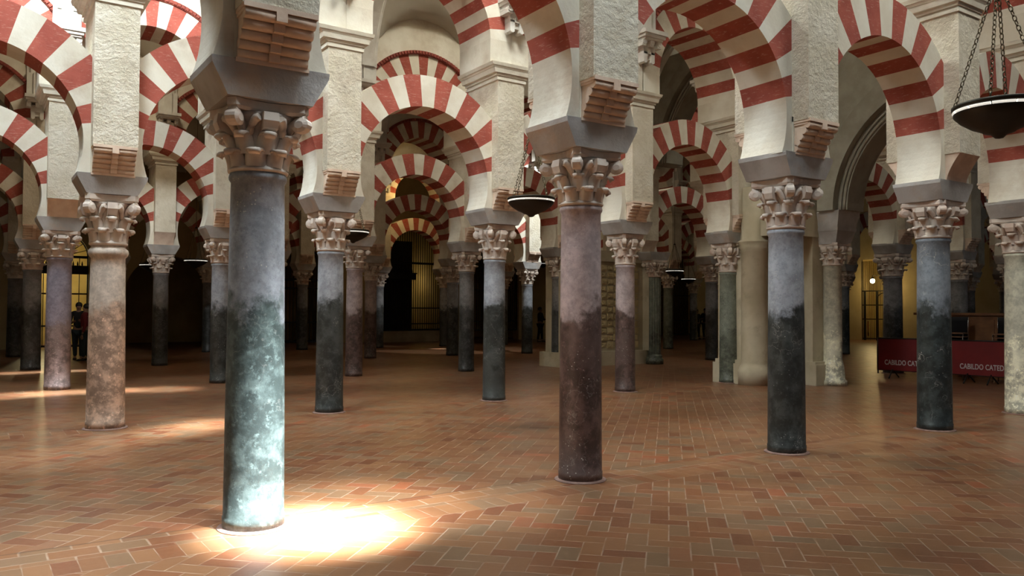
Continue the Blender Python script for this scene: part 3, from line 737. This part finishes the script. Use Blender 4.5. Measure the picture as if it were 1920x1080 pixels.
# compound pier at (1,5): wide body, half round shaft left, engaged shaft at the right corner
g = base(1415, 723, .25); s1, n1 = loc(g)
g2 = base(1562, 723, .2); s2, n2 = loc(g2)
ps, pn = POS[(1, 5)]
body = MB(); 
def rel(s, n): return s - ps, n - pn
hrx, hry = rel(s1, n1); erx, ery = rel(s2, n2)
R1 = erx + .12; R2 = erx + .2; body.box(hrx - .1, R1, hry + .02, .52, .5, 3.18); body.box(hrx - .2, R2, hry - .08, .6, 0, .46); body.box(hrx - .16, R2 - .03, hry - .04, .56, .46, .54)
body.box(erx - .5, R1, ery + .16, hry + .1, .5, 3.3); body.box(erx - .58, R2, ery + .02, hry + .02, 0, .46); body.box(erx - .55, R2 - .02, ery + .06, hry + .02, .46, .52)
body.box(hrx - .1, .5, hry + .02, .52, 3.18, 4.4); body.box(hrx - .1, R1, ery + .12, hry + .1, 3.3, 3.9); body.box(R1 - .1, .5, .0, .5, .0, 3.4)
cap_ = MB(); cap_.box(hrx - .16, R1 + .03, hry - .06, .54, 3.05, 3.12); cap_.box(hrx - .2, R1 + .06, hry - .1, .56, 3.12, 3.2)
half = MB(); half.lathe([(.36, 0), (.36, .32), (.33, .40), (.30, .45), (.29, .5), (.285, 2.95), (.31, 2.98), (.30, 3.02), (.34, 3.06), (.31, 3.1), (.36, 3.17), (.36, 3.2), (.28, 3.24), (.28, 4.4)], 32, 0, hrx, hry)
eng = MB(); eng.lathe([(.30, 0), (.30, .1), (.26, .14), (.24, .4), (.22, .5), (.20, .56), (.195, 2.68), (.22, 2.7)], 28, 0, erx, ery)
eimp = MB(); eimp.frust((.27, .27), (.34, .36), 3.14, 3.42, 0, erx, ery); eimp.frust((.34, .36), (.40, .44), 3.5, 3.86, 0, erx, ery); eimp.frust((.35, .37), (.36, .38), 3.42, 3.5, 0, erx, ery)
block('compound_pier', 'beige compound stone pier between the green column and the red banners', 'pier', None, ps, pn,
      [('pier_body', body, M['pier_stone']), ('impost_moulding', cap_, M['pier_stone']), ('half_round_shaft', half, M['pier_stone']), ('engaged_shaft', eng, M['pale']), ('shaft_impost', eimp, M['impost'])])
ec = link('capital', CAPS[1], bpy.data.objects['compound_pier']); ec.location = (erx, ery, 2.66); ec.scale = (.98, .98, .9); link('abacus', ABA, ec)
# relief pier at (2,4)-(2,5)
ps, pn = POS[(2, 5)]; a4 = POS[(2, 4)][0] - ps
body = MB(); body.box(a4 - .1, .35, -.15, .6, .42, 3.43); body.box(a4 - .25, .45, -.3, .7, 0, .42); body.box(a4 - .18, .4, -.22, .62, 3.1, 3.2)
body.box(-.05, .35, -.45, -.1, .42, 3.43)
rel_ = MB()
w0, w1 = a4 + .35, -.25; nx = 10; cw = (w1 - w0) / nx
for q in range(nx):
    for z in range(12):
        x = w0 + q * cw; zz = .5 + z * .21
        if (q + z) % 2: 
            rel_.box(x + .01, x + cw - .01, -.18, -.14, zz + .01, zz + .2); rel_.lathe([(.0, 0), (.05, .02), (.06, .05)], 8, 0, x + cw / 2, -.19, caps=False) if False else None
        else: rel_.box(x + .03, x + cw - .03, -.165, -.14, zz + .03, zz + .18)
        rel_.frust((cw * .28, .012), (cw * .12, .012), zz + .06, zz + .1, 0, x + cw / 2, -.185); rel_.frust((cw * .12, .012), (cw * .28, .012), zz + .1, zz + .14, 0, x + cw / 2, -.185)
fl_ = MB(); pts = []
nfl = 14; prof = []
for k in range(nfl * 4):
    a = 2 * PI * k / (nfl * 4); prof.append((a, .19 if k % 4 else .172))
P = [(.12 + r * math.cos(a), -.5 + r * math.sin(a), z) for z in (.3, 2.68) for a, r in prof]; m = len(prof)
fl_.poly(P, [(k, (k + 1) % m, m + (k + 1) % m, m + k) for k in range(m)] + [tuple(range(m))[::-1], tuple(range(m, 2 * m))])
fl_.lathe([(.27, 0), (.27, .16), (.22, .2), (.24, .24), (.2, .3)], 24, 0, .12, -.5)
block('relief_pier', 'yellowish pier with carved square relief panels and a fluted shaft at its corner', 'pier', None, ps, pn,
      [('pier_body', body, M['pier_stone']), ('relief_panels', rel_, M['tile']), ('fluted_shaft', fl_, M['green'])])
fc = link('capital', CAPS[0], bpy.data.objects['relief_pier']); fc.location = (.12, -.5, 2.66); fc.scale = (.95, .95, .93)
link('abacus', ABA, fc)
im = link('impost_block', IMP, bpy.data.objects['relief_pier']); im.location = (.12, -.42, Z_CAP); im.scale = (1, 1, .95)
# transverse pointed arches across naves at place 5
def pointed(sA, nA, sB, nB, zs, label, half=.55, ring=.5, rise=1.12):
    A, B = W(sA, nA), W(sB, nB); d = B - A; L = d.length; az = math.atan2(d.y, d.x)
    root = link('pointed_arch', None, None, (A.x, A.y, zs), az); tag(root, label, 'arch')
    def prof(off, n=18):
        hw = L / 2 - off; Rr = hw * 1.35; cx = L / 2 - hw + Rr; pts = []
        amax = math.acos((Rr - hw) / Rr)
        for k in range(n + 1): t = amax * k / n; pts.append((cx - Rr * math.cos(t), Rr * math.sin(t)))
        return pts + [(L - p[0], p[1]) for p in pts[-2::-1]]
    a, b_, c_ = prof(.62), prof(.40), prof(.02)
    m = MB(); m.sweep2(a, b_, -half * .62, half * .62, 0); build(m, 'inner_order', M['grey_arch'], root)
    m = MB(); m.sweep2(b_, c_, -half, half, 0); build(m, 'outer_order', M['grey_arch'], root)
    m = MB()
    for k, off in enumerate((.47, .56)):
        p = prof(off); m.tube([(q[0], -half * .66, q[1]) for q in p], .035, 6); m.tube([(q[0], half * .66, q[1]) for q in p], .035, 6)
    build(m, 'roll_moulding', M['grey_arch'], root)
    m = MB(); m.sweep2(c_, [(p[0], max(9.25 - zs, p[1] + .05)) for p in c_], -half * .9, half * .9, 0); build(m, 'diaphragm_wall', M['grey_arch'], root)
s15, n15 = POS[(1, 5)]; s05, n05 = POS[(0, 5)]; s25, n25 = POS[(2, 5)]
pointed(s2 + .35, n05 + .45, s2 + .05, n2 + .1, 3.86, 'grey pointed arch across the aisle, rising from the compound stone pier', ring=.6)
pointed(s15 + .35, n15 + .5, s25 + .35, n25 - .5, 6.1, 'grey moulded pointed arch crossing the aisle behind the green column')

# ------------------------------------------------------------------ hanging lamps
def chain_mb(b, p, q, link_len=.055, r=.0045):
    p, q = Vector(p), Vector(q); d = q - p; n = max(2, int(d.length / (link_len * .78))); t = d.normalized()
    ref = Vector((0, 0, 1)) if abs(t.z) < .95 else Vector((1, 0, 0)); x = t.cross(ref).normalized(); y = t.cross(x)
    for k in range(n):
        c = p + d * ((k + .5) / n); w = x if k % 2 else y; pts = []
        for e in range(10):
            a = 2 * PI * e / 10; pts.append(c + t * (math.cos(a) * link_len / 2) + w * (math.sin(a) * link_len * .26))
        b.tube(pts, r, 5, 0, True)
def lamp_protos():
    D = {}
    b = MB(); R = .335
    b.lathe([(.0, -.215), (.03, -.21), (.06, -.18), (.11, -.165), (.13, -.15), (.20, -.12), (.28, -.065), (.322, -.02), (.325, .0)], 48, caps=False)
    b.lathe([(.325, .026), (R, .03), (R + .003, .055), (R - .01, .062), (.30, .062), (.29, .03), (.0, .02)], 48, caps=False); D['bowl'] = b.mesh('bowl', [M['bronze']])
    b = MB()
    for k in range(12):
        a0, a1 = 2 * PI * (k + .03) / 12, 2 * PI * (k + .97) / 12; P = []
        for e in range(6):
            a = a0 + (a1 - a0) * e / 5
            for rr, z in ((.326, .004), (.331, .013), (.329, .022), (.30, .022), (.30, .004)): P.append((rr * math.cos(a), rr * math.sin(a), z))
        b.poly(P, [(e * 5 + q, (e + 1) * 5 + q, (e + 1) * 5 + (q + 1) % 5, e * 5 + (q + 1) % 5) for e in range(5) for q in range(5)])
    D['light_band'] = b.mesh('light_band', [M['glow']])
    D['chains'] = []
    for k in range(4):
        b = MB(); a = PI / 2 * k + .5; top = (.03 * math.cos(a), .03 * math.sin(a), 1.0)
        chain_mb(b, (.318 * math.cos(a), .318 * math.sin(a), .085), top); b.tube([(.318 * math.cos(a), .318 * math.sin(a), .06), (.318 * math.cos(a), .318 * math.sin(a), .1)], .008, 6)
        D['chains'].append(b.mesh('chain', [M['chain']]))
    b = MB(); b.lathe([(.0, .98), (.04, .99), (.045, 1.01), (.015, 1.03), (.012, 1.08), (0, 1.085)], 12, caps=False); D['hub'] = b.mesh('hub', [M['bronze']])
    b = MB(); chain_mb(b, (0, 0, 1.08), (0, 0, 2.2)); b.tube([(0, 0, 2.2), (0, 0, 6.8)], .006, 6); D['suspension_chain'] = b.mesh('suspension_chain', [M['chain']])
    return D
LD = lamp_protos()
def lamp(x, y, w, label, rz=0, zl=3.16, sc=1):
    d = ray(x, y); t0 = (zl - HC) / d.z if w > 30 else .67 * FPX / w
    n0 = t0 * (d.x * N.x + d.y * N.y); RR = [ROWN[0] - 6.15] + ROWN + [WALLN]
    nc = min(((a + b) / 2 for a, b in zip(RR, RR[1:])), key=lambda q: abs(q - n0)); t = nc / (d.x * N.x + d.y * N.y); p = d * t
    sc = w * p.y / FPX / .67 * (math.cos(math.atan2(abs(p.x), p.y)) if w > 100 else 1)
    root = link('hanging_lamp', None, None, (p.x, p.y, HC + p.z), rz); root.scale = (sc, sc, sc)
    tag(root, label, 'lamp', 'dish lamps hung on chains')
    link('bowl', LD['bowl'], root); link('light_band', LD['light_band'], root); link('hub', LD['hub'], root)
    for c in LD['chains']: link('chain', c, root)
    link('suspension_chain', LD['suspension_chain'], root)
    print('lamp', label[:30], p, sc)
lamp(1873, 210, 185, 'large dark dish lamp on chains cut by the right edge of the photo', .35)
lamp(996, 379, 89, 'dark dish lamp on four chains hanging left of the mauve front column', .2)
lamp(367, 490, 42, 'small dish lamp on chains hanging before the black doorway, left of nearest column', .9)
lamp(281, 498, 37, 'small dish lamp half hidden behind the first columns at the left', .4)
lamp(662, 437, 60, 'dish lamp half hidden behind the second column from the nearest one', .4)
lamp(829, 508, 22, 'small dish lamp hanging right of the tall grille under nested arches', .1)
lamp(718, 513, 20, 'tiny dish lamp hanging left of the tall grille under nested arches', .7)
lamp(1265, 509, 34, 'dish lamp, the higher of two before the wide warm grille', .3)
lamp(1291, 524, 27, 'dish lamp, the lower of two before the wide warm grille', .8)
lamp(1018, 495, 24, 'small dish lamp beside the brightly lit pier near the centre', .3)
lamp(1716, 546, 18, 'tiny dish lamp seen just left of the blue-black veined column', .3)

# wall lamp, far right
d = ray(1636, 527); t = (ENDS - .9) / (d.x * U.x + d.y * U.y); p = Vector((0, 0, HC)) + d * t
root = link('wall_lantern', None, None, p); tag(root, 'glowing warm lantern above the arched iron gate, far right', 'lantern')
b = MB(); b.lathe([(.0, -.13), (.09, -.09), (.13, 0), (.09, .09), (0, .13)], 16, caps=False); build(b, 'bulb', M['bulb'], root)
b = MB(); b.tube([(0, 0, .13), (0, 0, .3), (.3, .2, .34), (.8, .5, .3)], .02, 6); b.lathe([(.14, .12), (.03, .22), (0, .23)], 12); build(b, 'lantern_arm', M['iron'], root)
LAMP_P = p

# ------------------------------------------------------------------ banners, chairs, cabinet
def banner(xa, ya, xb, yb, label, text_at):
    A, B = ground(xa, ya), ground(xb, yb); d = B - A; L = d.length; az = math.atan2(d.y, d.x)
    root = link('banner_barrier', None, None, (A.x, A.y, 0), az); tag(root, label, 'barrier', 'red banner barriers')
    b = MB(); zt, zb = .97, .19
    b.box(0, L, -.012, .012, zb, zt); build(b, 'banner_cloth', M['banner'], root)
    b = MB()
    b.tube([(0, 0, zt + .01), (L, 0, zt + .01)], .018, 8); b.tube([(0, 0, zb), (L, 0, zb)], .014, 8)
    for x in (0.02, L - .02): b.tube([(x, 0, .1), (x, 0, zt)], .018, 8)
    build(b, 'barrier_rail', M['iron'], root)
    for x in (.38, L - .38):
        for sg in (-1, 1):
            f = MB(); f.tube([(x, 0, .22), (x + .03, sg * .28, .012)], .016, 7); build(f, 'foot', M['iron'], root)
    for (x, size, txt) in text_at:
        cu = bpy.data.curves.new('lettering', 'FONT'); cu.body = txt; cu.size = size; cu.extrude = .002; cu.offset = .0035; cu.space_character = 1.04
        o = bpy.data.objects.new('lettering', cu); COL.objects.link(o)
        dg = bpy.context.evaluated_depsgraph_get(); me = bpy.data.meshes.new_from_object(o.evaluated_get(dg)); bpy.data.objects.remove(o)
        me.materials.clear(); me.materials.append(M['letter'])
        q = link('lettering', me, root); q.rotation_euler = (PI / 2, 0, 0); q.location = (x, -.016, .33); q.scale = (.70, 1, 1)
    return L, az
BA = ((1645, 707), (1781, 716)); BB = ((1783, 716), (1893, 724))
print('banner', banner(*BA[0], *BA[1], 'red cloth banner barrier left of and behind the blue-black column', [(.19, .17, 'CABILDO CATEDRAL')]))
print('banner', banner(*BB[0], *BB[1], 'red cloth banner barrier between the blue-black column and the pale edge column', [(.21, .17, 'CABILDO CATEDRAL')]))
A = ground(1783, 716); B = ground(1893, 724); d = (B - A).normalized(); nn = Vector((-d.y, d.x))
base0 = A + nn * 1.6
b = MB(); b.box(-1.6, 2.3, 0, .9, 0, 1.58)
for k in range(4): b.box(-1.5 + k * .96, -.66 + k * .96, -.03, 0, .2, .8); b.box(-1.5 + k * .96, -.66 + k * .96, -.03, 0, .9, 1.45)
b.box(-1.66, 2.36, -.06, .96, 1.56, 1.62)
tag(build(b, 'wooden_cabinet', M['wood'], None, (base0.x, base0.y, 0), math.atan2(d.y, d.x)), 'big brown panelled wooden cabinet behind the red banner barrier', 'cabinet')
def chair_mesh():
    s = MB(); s.box(-.2, .2, -.2, .2, .43, .455)
    f = MB()
    for x in (-.2, .2): f.tube([(x, -.22, 0), (x, -.18, .44), (x, .2, .44), (x, .24, 0)], .014, 6); f.tube([(x, .2, .44), (x, .26, .84)], .011, 6)
    k = MB(); k.box(-.2, .2, .235, .26, .64, .84); return s.mesh('seat', [M['wood']]), f.mesh('chair_frame', [M['chrome']]), k.mesh('backrest', [M['cl_black']])
CH = chair_mesh()
for st, px in (('left', 1793), ('right', 1884)):
    rr_ = ray(px, 640); o_ = A + nn * .95; dd = Vector((rr_.x, rr_.y)); den = dd.x * -d.y + dd.y * d.x; q0 = dd * ((o_.x * -d.y + o_.y * d.x) / den)
    for k in range(9):
        r = link('stacking_chair', None, None, (q0.x, q0.y, .085 * k), math.atan2(d.y, d.x) + .15)
        tag(r, 'dark stacking chair in the %s stack behind the red banner' % st, 'chair', 'stacked chairs in the %s stack behind the red banner' % st)
        for nm, me in zip(('seat', 'chair_frame', 'backrest'), CH): link(nm, me, r)
# far red barrier at the end
A2, B2 = ground(1588, 636), ground(1628, 636)
r = link('banner_barrier', None, None, (A2.x, A2.y, 0), math.atan2(B2.y - A2.y, B2.x - A2.x)); tag(r, 'small far red banner barrier left of the iron gate', 'barrier')
b = MB(); L = (B2 - A2).length; b.box(0, L, -.012, .012, .2, 1.05); build(b, 'banner_cloth', M['banner'], r)
b = MB(); b.tube([(0, 0, 1.06), (L, 0, 1.06)], .02, 6)
for x in (.1, L - .1): b.tube([(x, 0, 1.0), (x, -.25, .01)], .016, 6); b.tube([(x, 0, 1.0), (x, .25, .01)], .016, 6)
build(b, 'barrier_rail', M['iron'], r)

# ------------------------------------------------------------------ people
def skin_obj(name, chains, mat, parent, sub=2):
    vs, es, rs = [], [], []
    idx = {}
    for ch in chains:
        prev = None
        for (p, r) in ch:
            key = tuple(round(c, 4) for c in p)
            if key not in idx: idx[key] = len(vs); vs.append(p); rs.append(r)
            if prev is not None: es.append((prev, idx[key]))
            prev = idx[key]
    me = bpy.data.meshes.new(name); me.from_pydata(vs, es, []); me.materials.append(mat)
    o = link(name, me, parent); o.modifiers.new('skin', 'SKIN').use_smooth_shade = True
    sv = me.skin_vertices[0].data
    for k, r in enumerate(rs): sv[k].radius = (r, r) if not isinstance(r, tuple) else r
    sv[0].use_root = True
    s = o.modifiers.new('sub', 'SUBSURF'); s.levels = 1; s.render_levels = sub; return o
def person(x, y, face, label, shirt, legs, h=1.72, lean=0, arms='down', stride=.08):
    g = ground(x, y); root = link('person', None, None, (g.x, g.y, 0), face); tag(root, label, 'person')
    k = h / 1.75; P = lambda a, b, c: (a * k, b * k, c * k)
    # body: skin surface, head with face, hands with fingers
    if arms == 'down': hands = [P(.25, -.06, .82), P(-.25, -.04, .82)]; elb = [P(.27, .03, 1.12), P(-.27, .03, 1.12)]
    else: hands = [P(.10, -.33, 1.22), P(-.10, -.33, 1.20)]; elb = [P(.25, -.10, 1.12), P(-.25, -.10, 1.12)]
    sh = [P(.185, 0, 1.43), P(-.185, 0, 1.43)]
    pel = P(0, .0, .96)
    body = [[(pel, .13 * k), (P(0, lean * .3, 1.12), .125 * k), (P(0, lean * .6, 1.30), .15 * k), (P(0, lean, 1.44), .10 * k), (P(0, lean, 1.52), .055 * k), (P(0, lean - .01, 1.60), .078 * k), (P(0, lean - .015, 1.69), .085 * k)]]
    for q, sg in enumerate((1, -1)):
        body.append([(P(0, lean, 1.44), .10 * k), (sh[q], .062 * k), (elb[q], .042 * k), (hands[q], .028 * k)])
        hx, hy, hz = hands[q]; 
        body.append([(pel, .13 * k), (P(sg * .095, 0, .88), .095 * k), (P(sg * .10, -stride * sg * .5 - .01, .49), .062 * k), (P(sg * .10, -stride * sg + .02, .09), .042 * k), (P(sg * .105, -stride * sg - .11, .035), .034 * k)])
    b = skin_obj('body', body, M['skin'], root)
    # torso clothing
    top = [[(P(0, 0, .93), .155 * k), (P(0, lean * .3, 1.12), .145 * k), (P(0, lean * .6, 1.30), .17 * k), (P(0, lean, 1.45), .105 * k)]]
    for q in range(2): top.append([(P(0, lean, 1.45), .105 * k), (sh[q], .078 * k), (elb[q], .058 * k), (tuple(a * .8 + b_ * .2 for a, b_ in zip(hands[q], elb[q])), .044 * k)])
    skin_obj('jacket', top, shirt, root)
    lg = []
    for sg in (1, -1): lg.append([(P(0, 0, .95), .15 * k), (P(sg * .095, 0, .86), .11 * k), (P(sg * .10, -stride * sg * .5 - .01, .49), .078 * k), (P(sg * .10, -stride * sg + .02, .10), .060 * k)])
    skin_obj('trousers', lg, legs, root)
    for q, sg in enumerate((1, -1)):
        f = MB(); cx, cy = sg * .105 * k, (-stride * sg) * k
        f.lathe([(.0, 0), (.05, 0), (.052, .04), (.035, .085), (0, .09)], 12, 0, cx, cy, caps=False); f.lathe([(0, 0), (.045, 0), (.045, .03), (.02, .055), (0, .06)], 12, 0, cx, cy - .12 * k, caps=False); f.box(cx - .045, cx + .045, cy - .12 * k, cy, 0, .05)
        build(f, 'shoe', M['hair'], root)
        hx, hy, hz = hands[q]; dirz = Vector((0, -.02, -1)) if arms == 'down' else Vector((-.3 * sg, -1, .1)); dirz.normalize()
        sidev = Vector((0, 1, 0)) if arms == 'down' else Vector((0, 0, 1)); hc = Vector((hx, hy, hz))
        ch = [[(tuple(hc), .026 * k), (tuple(hc + dirz * .05 * k), .03 * k), (tuple(hc + dirz * .09 * k), .03 * k)]]
        for e, ln in enumerate((.07, .08, .075, .06)):
            st = hc + dirz * .085 * k + sidev * (e - 1.5) * .018 * k; cu = Vector((-.3 * sg, 0, 0))
            ch.append([(tuple(hc + dirz * .09 * k), .03 * k), (tuple(st + dirz * .01), .009), (tuple(st + (dirz + cu * .4) * ln * .6 * k), .0085), (tuple(st + (dirz + cu) * ln * k), .0075)])
        ch.append([(tuple(hc + dirz * .05 * k), .03 * k), (tuple(hc + dirz * .06 * k - sidev * .035 * k), .010), (tuple(hc + dirz * .1 * k - sidev * .05 * k), .008)])
        skin_obj('hand', ch, M['skin'], root, 1)
    hh = MB(); hx, hy, hz = 0, lean * k + .01, 1.66 * k
    hh.lathe([(0, -.06), (.085, -.055), (.098, 0), (.092, .05), (.06, .095), (0, .115)], 16, 0, 0, 0, caps=False)
    hh.v = [(p[0] * k, p[1] * 1.15 * k + hy + .025, p[2] * k + hz + .02) for p in hh.v]; build(hh, 'hair', M['hair'], root)
    ff = MB(); fy = (lean - .015) * k - .088 * k
    ff.lathe([(0, -.02), (.013, -.015), (.009, .02), (0, .03)], 8, 0, 0, fy, caps=False)
    ff.v = [(p[0], p[1], p[2] + 1.63 * k) for p in ff.v]
    for sx in (-.032, .032):
        o_ = len(ff.v); ff.lathe([(0, -.006), (.010, 0), (0, .006)], 8, 1, sx, fy + .012, caps=False)
        ff.v[o_:] = [(p[0], p[1], p[2] + 1.665 * k) for p in ff.v[o_:]]
    ff.box(-.022, .022, fy + .005, fy + .02, 1.588 * k, 1.595 * k, 1); build(ff, 'face', [M['skin'], M['hair']], root)
person(146, 675, .4, 'person in black jacket and jeans standing before the lit gate, far left', M['cl_black'], M['cl_jean'], 1.78, arms='up', stride=.2)
person(159, 676, -1.2, 'person in dark red top and jeans beside the rosy beige column', M['cl_red'], M['cl_jean'], 1.74, stride=.05)
person(1013, 641, 1.2, 'dark-clothed person standing left of the mauve front column, far away', M['cl_black'], M['cl_black'], 1.75, arms='up')
person(1307, 636, .6, 'dark-clothed person at the wide grille, the left one of two', M['cl_black'], M['cl_black'], 1.7, arms='up')
person(1322, 636, -.6, 'dark-clothed person at the wide grille, the right one of two', M['cl_black'], M['cl_jean'], 1.74)

# ------------------------------------------------------------------ light
w = bpy.data.worlds.new('world'); S.world = w; w.use_nodes = True
w.node_tree.nodes['Background'].inputs[0].default_value = (.72, .82, .9, 1); w.node_tree.nodes['Background'].inputs[1].default_value = .10
def spot(pos, target, energy, cone, col=(1, .98, .93), blend=.6, size=.25):
    l = bpy.data.lights.new('sunbeam', 'SPOT'); l.energy = energy; l.spot_size = math.radians(cone); l.spot_blend = blend; l.color = col; l.shadow_soft_size = size
    o = bpy.data.objects.new('sunbeam', l); COL.objects.link(o); o.location = pos
    o.rotation_euler = (Vector(target) - Vector(pos)).to_track_quat('-Z', 'Y').to_euler(); return o
def sun_patch(x, y, energy, cone, off=None, blend=.7, z=9.2, size=.25):
    g = ground(x, y)
    if off is None:
        gn = loc(g)[1]; nc = min(((a + b) / 2 for a, b in zip([ROWN[0] - 6.15] + ROWN, ROWN + [WALLN])), key=lambda q: abs(q - gn)); off = max(.9, min(3.4, gn - nc + 1.1))
    d = Vector((.78, -.63)); p = Vector((g.x + d.x * off, g.y + d.y * off, z)); return spot(p, (g.x, g.y, 0), energy, cone, (.93, .985, 1), blend, size)
sun_patch(590, 992, 170000, 10, blend=1, off=3.0)
sun_patch(640, 955, 15000, 15, blend=.9, off=2.8)
sun_patch(780, 945, 5200, 17, blend=1, off=3.0)
sun_patch(190, 1050, 5500, 18, blend=1, off=3.)
sun_patch(400, 795, 26000, 8, blend=.9); sun_patch(330, 808, 18000, 8, blend=.9); sun_patch(250, 822, 5200, 9, blend=.9); sun_patch(110, 860, 2600, 12, blend=1)
sun_patch(205, 733, 24000, 9, blend=.8); sun_patch(95, 737, 26000, 8, blend=.7); sun_patch(20, 742, 18000, 9); sun_patch(310, 730, 14000, 9)
sun_patch(95, 697, 22000, 6); sun_patch(825, 654, 16000, 4.5); sun_patch(20, 700, 16000, 7); sun_patch(150, 695, 16000, 6)
def point(pos, e, col, r=.15):
    l = bpy.data.lights.new('lamp_light', 'POINT'); l.energy = e; l.color = col; l.shadow_soft_size = r
    o = bpy.data.objects.new('lamp_light', l); COL.objects.link(o); o.location = pos
WARM = (1, .72, .36)
point(LAMP_P + Vector((-.2, -.3, -.1)), 45, (1, .75, .35)); point(W(ENDS + 1.6, 26.4, 3.2), 60, (1, .72, .25))
point(W(2.6, WALLN + 2.6, 3), 130, (1, .84, .45)); point(W(20.3, WALLN + 3.6, 3.2), 14, (1, .8, .45)); point(W(37, WALLN + 2, 2.5), 3, (1, .6, .3))
point(W(15.2, ROWN[4] - 1.3, 6.4), 50, (1, .62, .22), .2)
# sunlight through the lanterns onto the upper masonry
spot(W(2.2, 13.6, 9.3), W(3.3, 17.9, 7.9), 5200, 34, (.95, 1, 1), .8); spot(W(1.0, 13.6, 9.3), W(1.5, 17.9, 7.6), 5200, 30, (.95, 1, 1), .8)
spot(W(17.6, 20.6, 9.2), W(17.1, 24.1, 5.6), 3000, 38, (.95, 1, 1), .5)
S.view_settings.view_transform = 'Standard'; S.view_settings.look = 'None'; S.view_settings.gamma = 1; S.view_settings.exposure = -.27
S.cycles.use_denoising = True; S.cycles.max_bounces = 8; S.cycles.diffuse_bounces = 3; S.cycles.glossy_bounces = 3; S.cycles.sample_clamp_indirect = 8
S.cycles.caustics_reflective = False; S.cycles.caustics_refractive = False
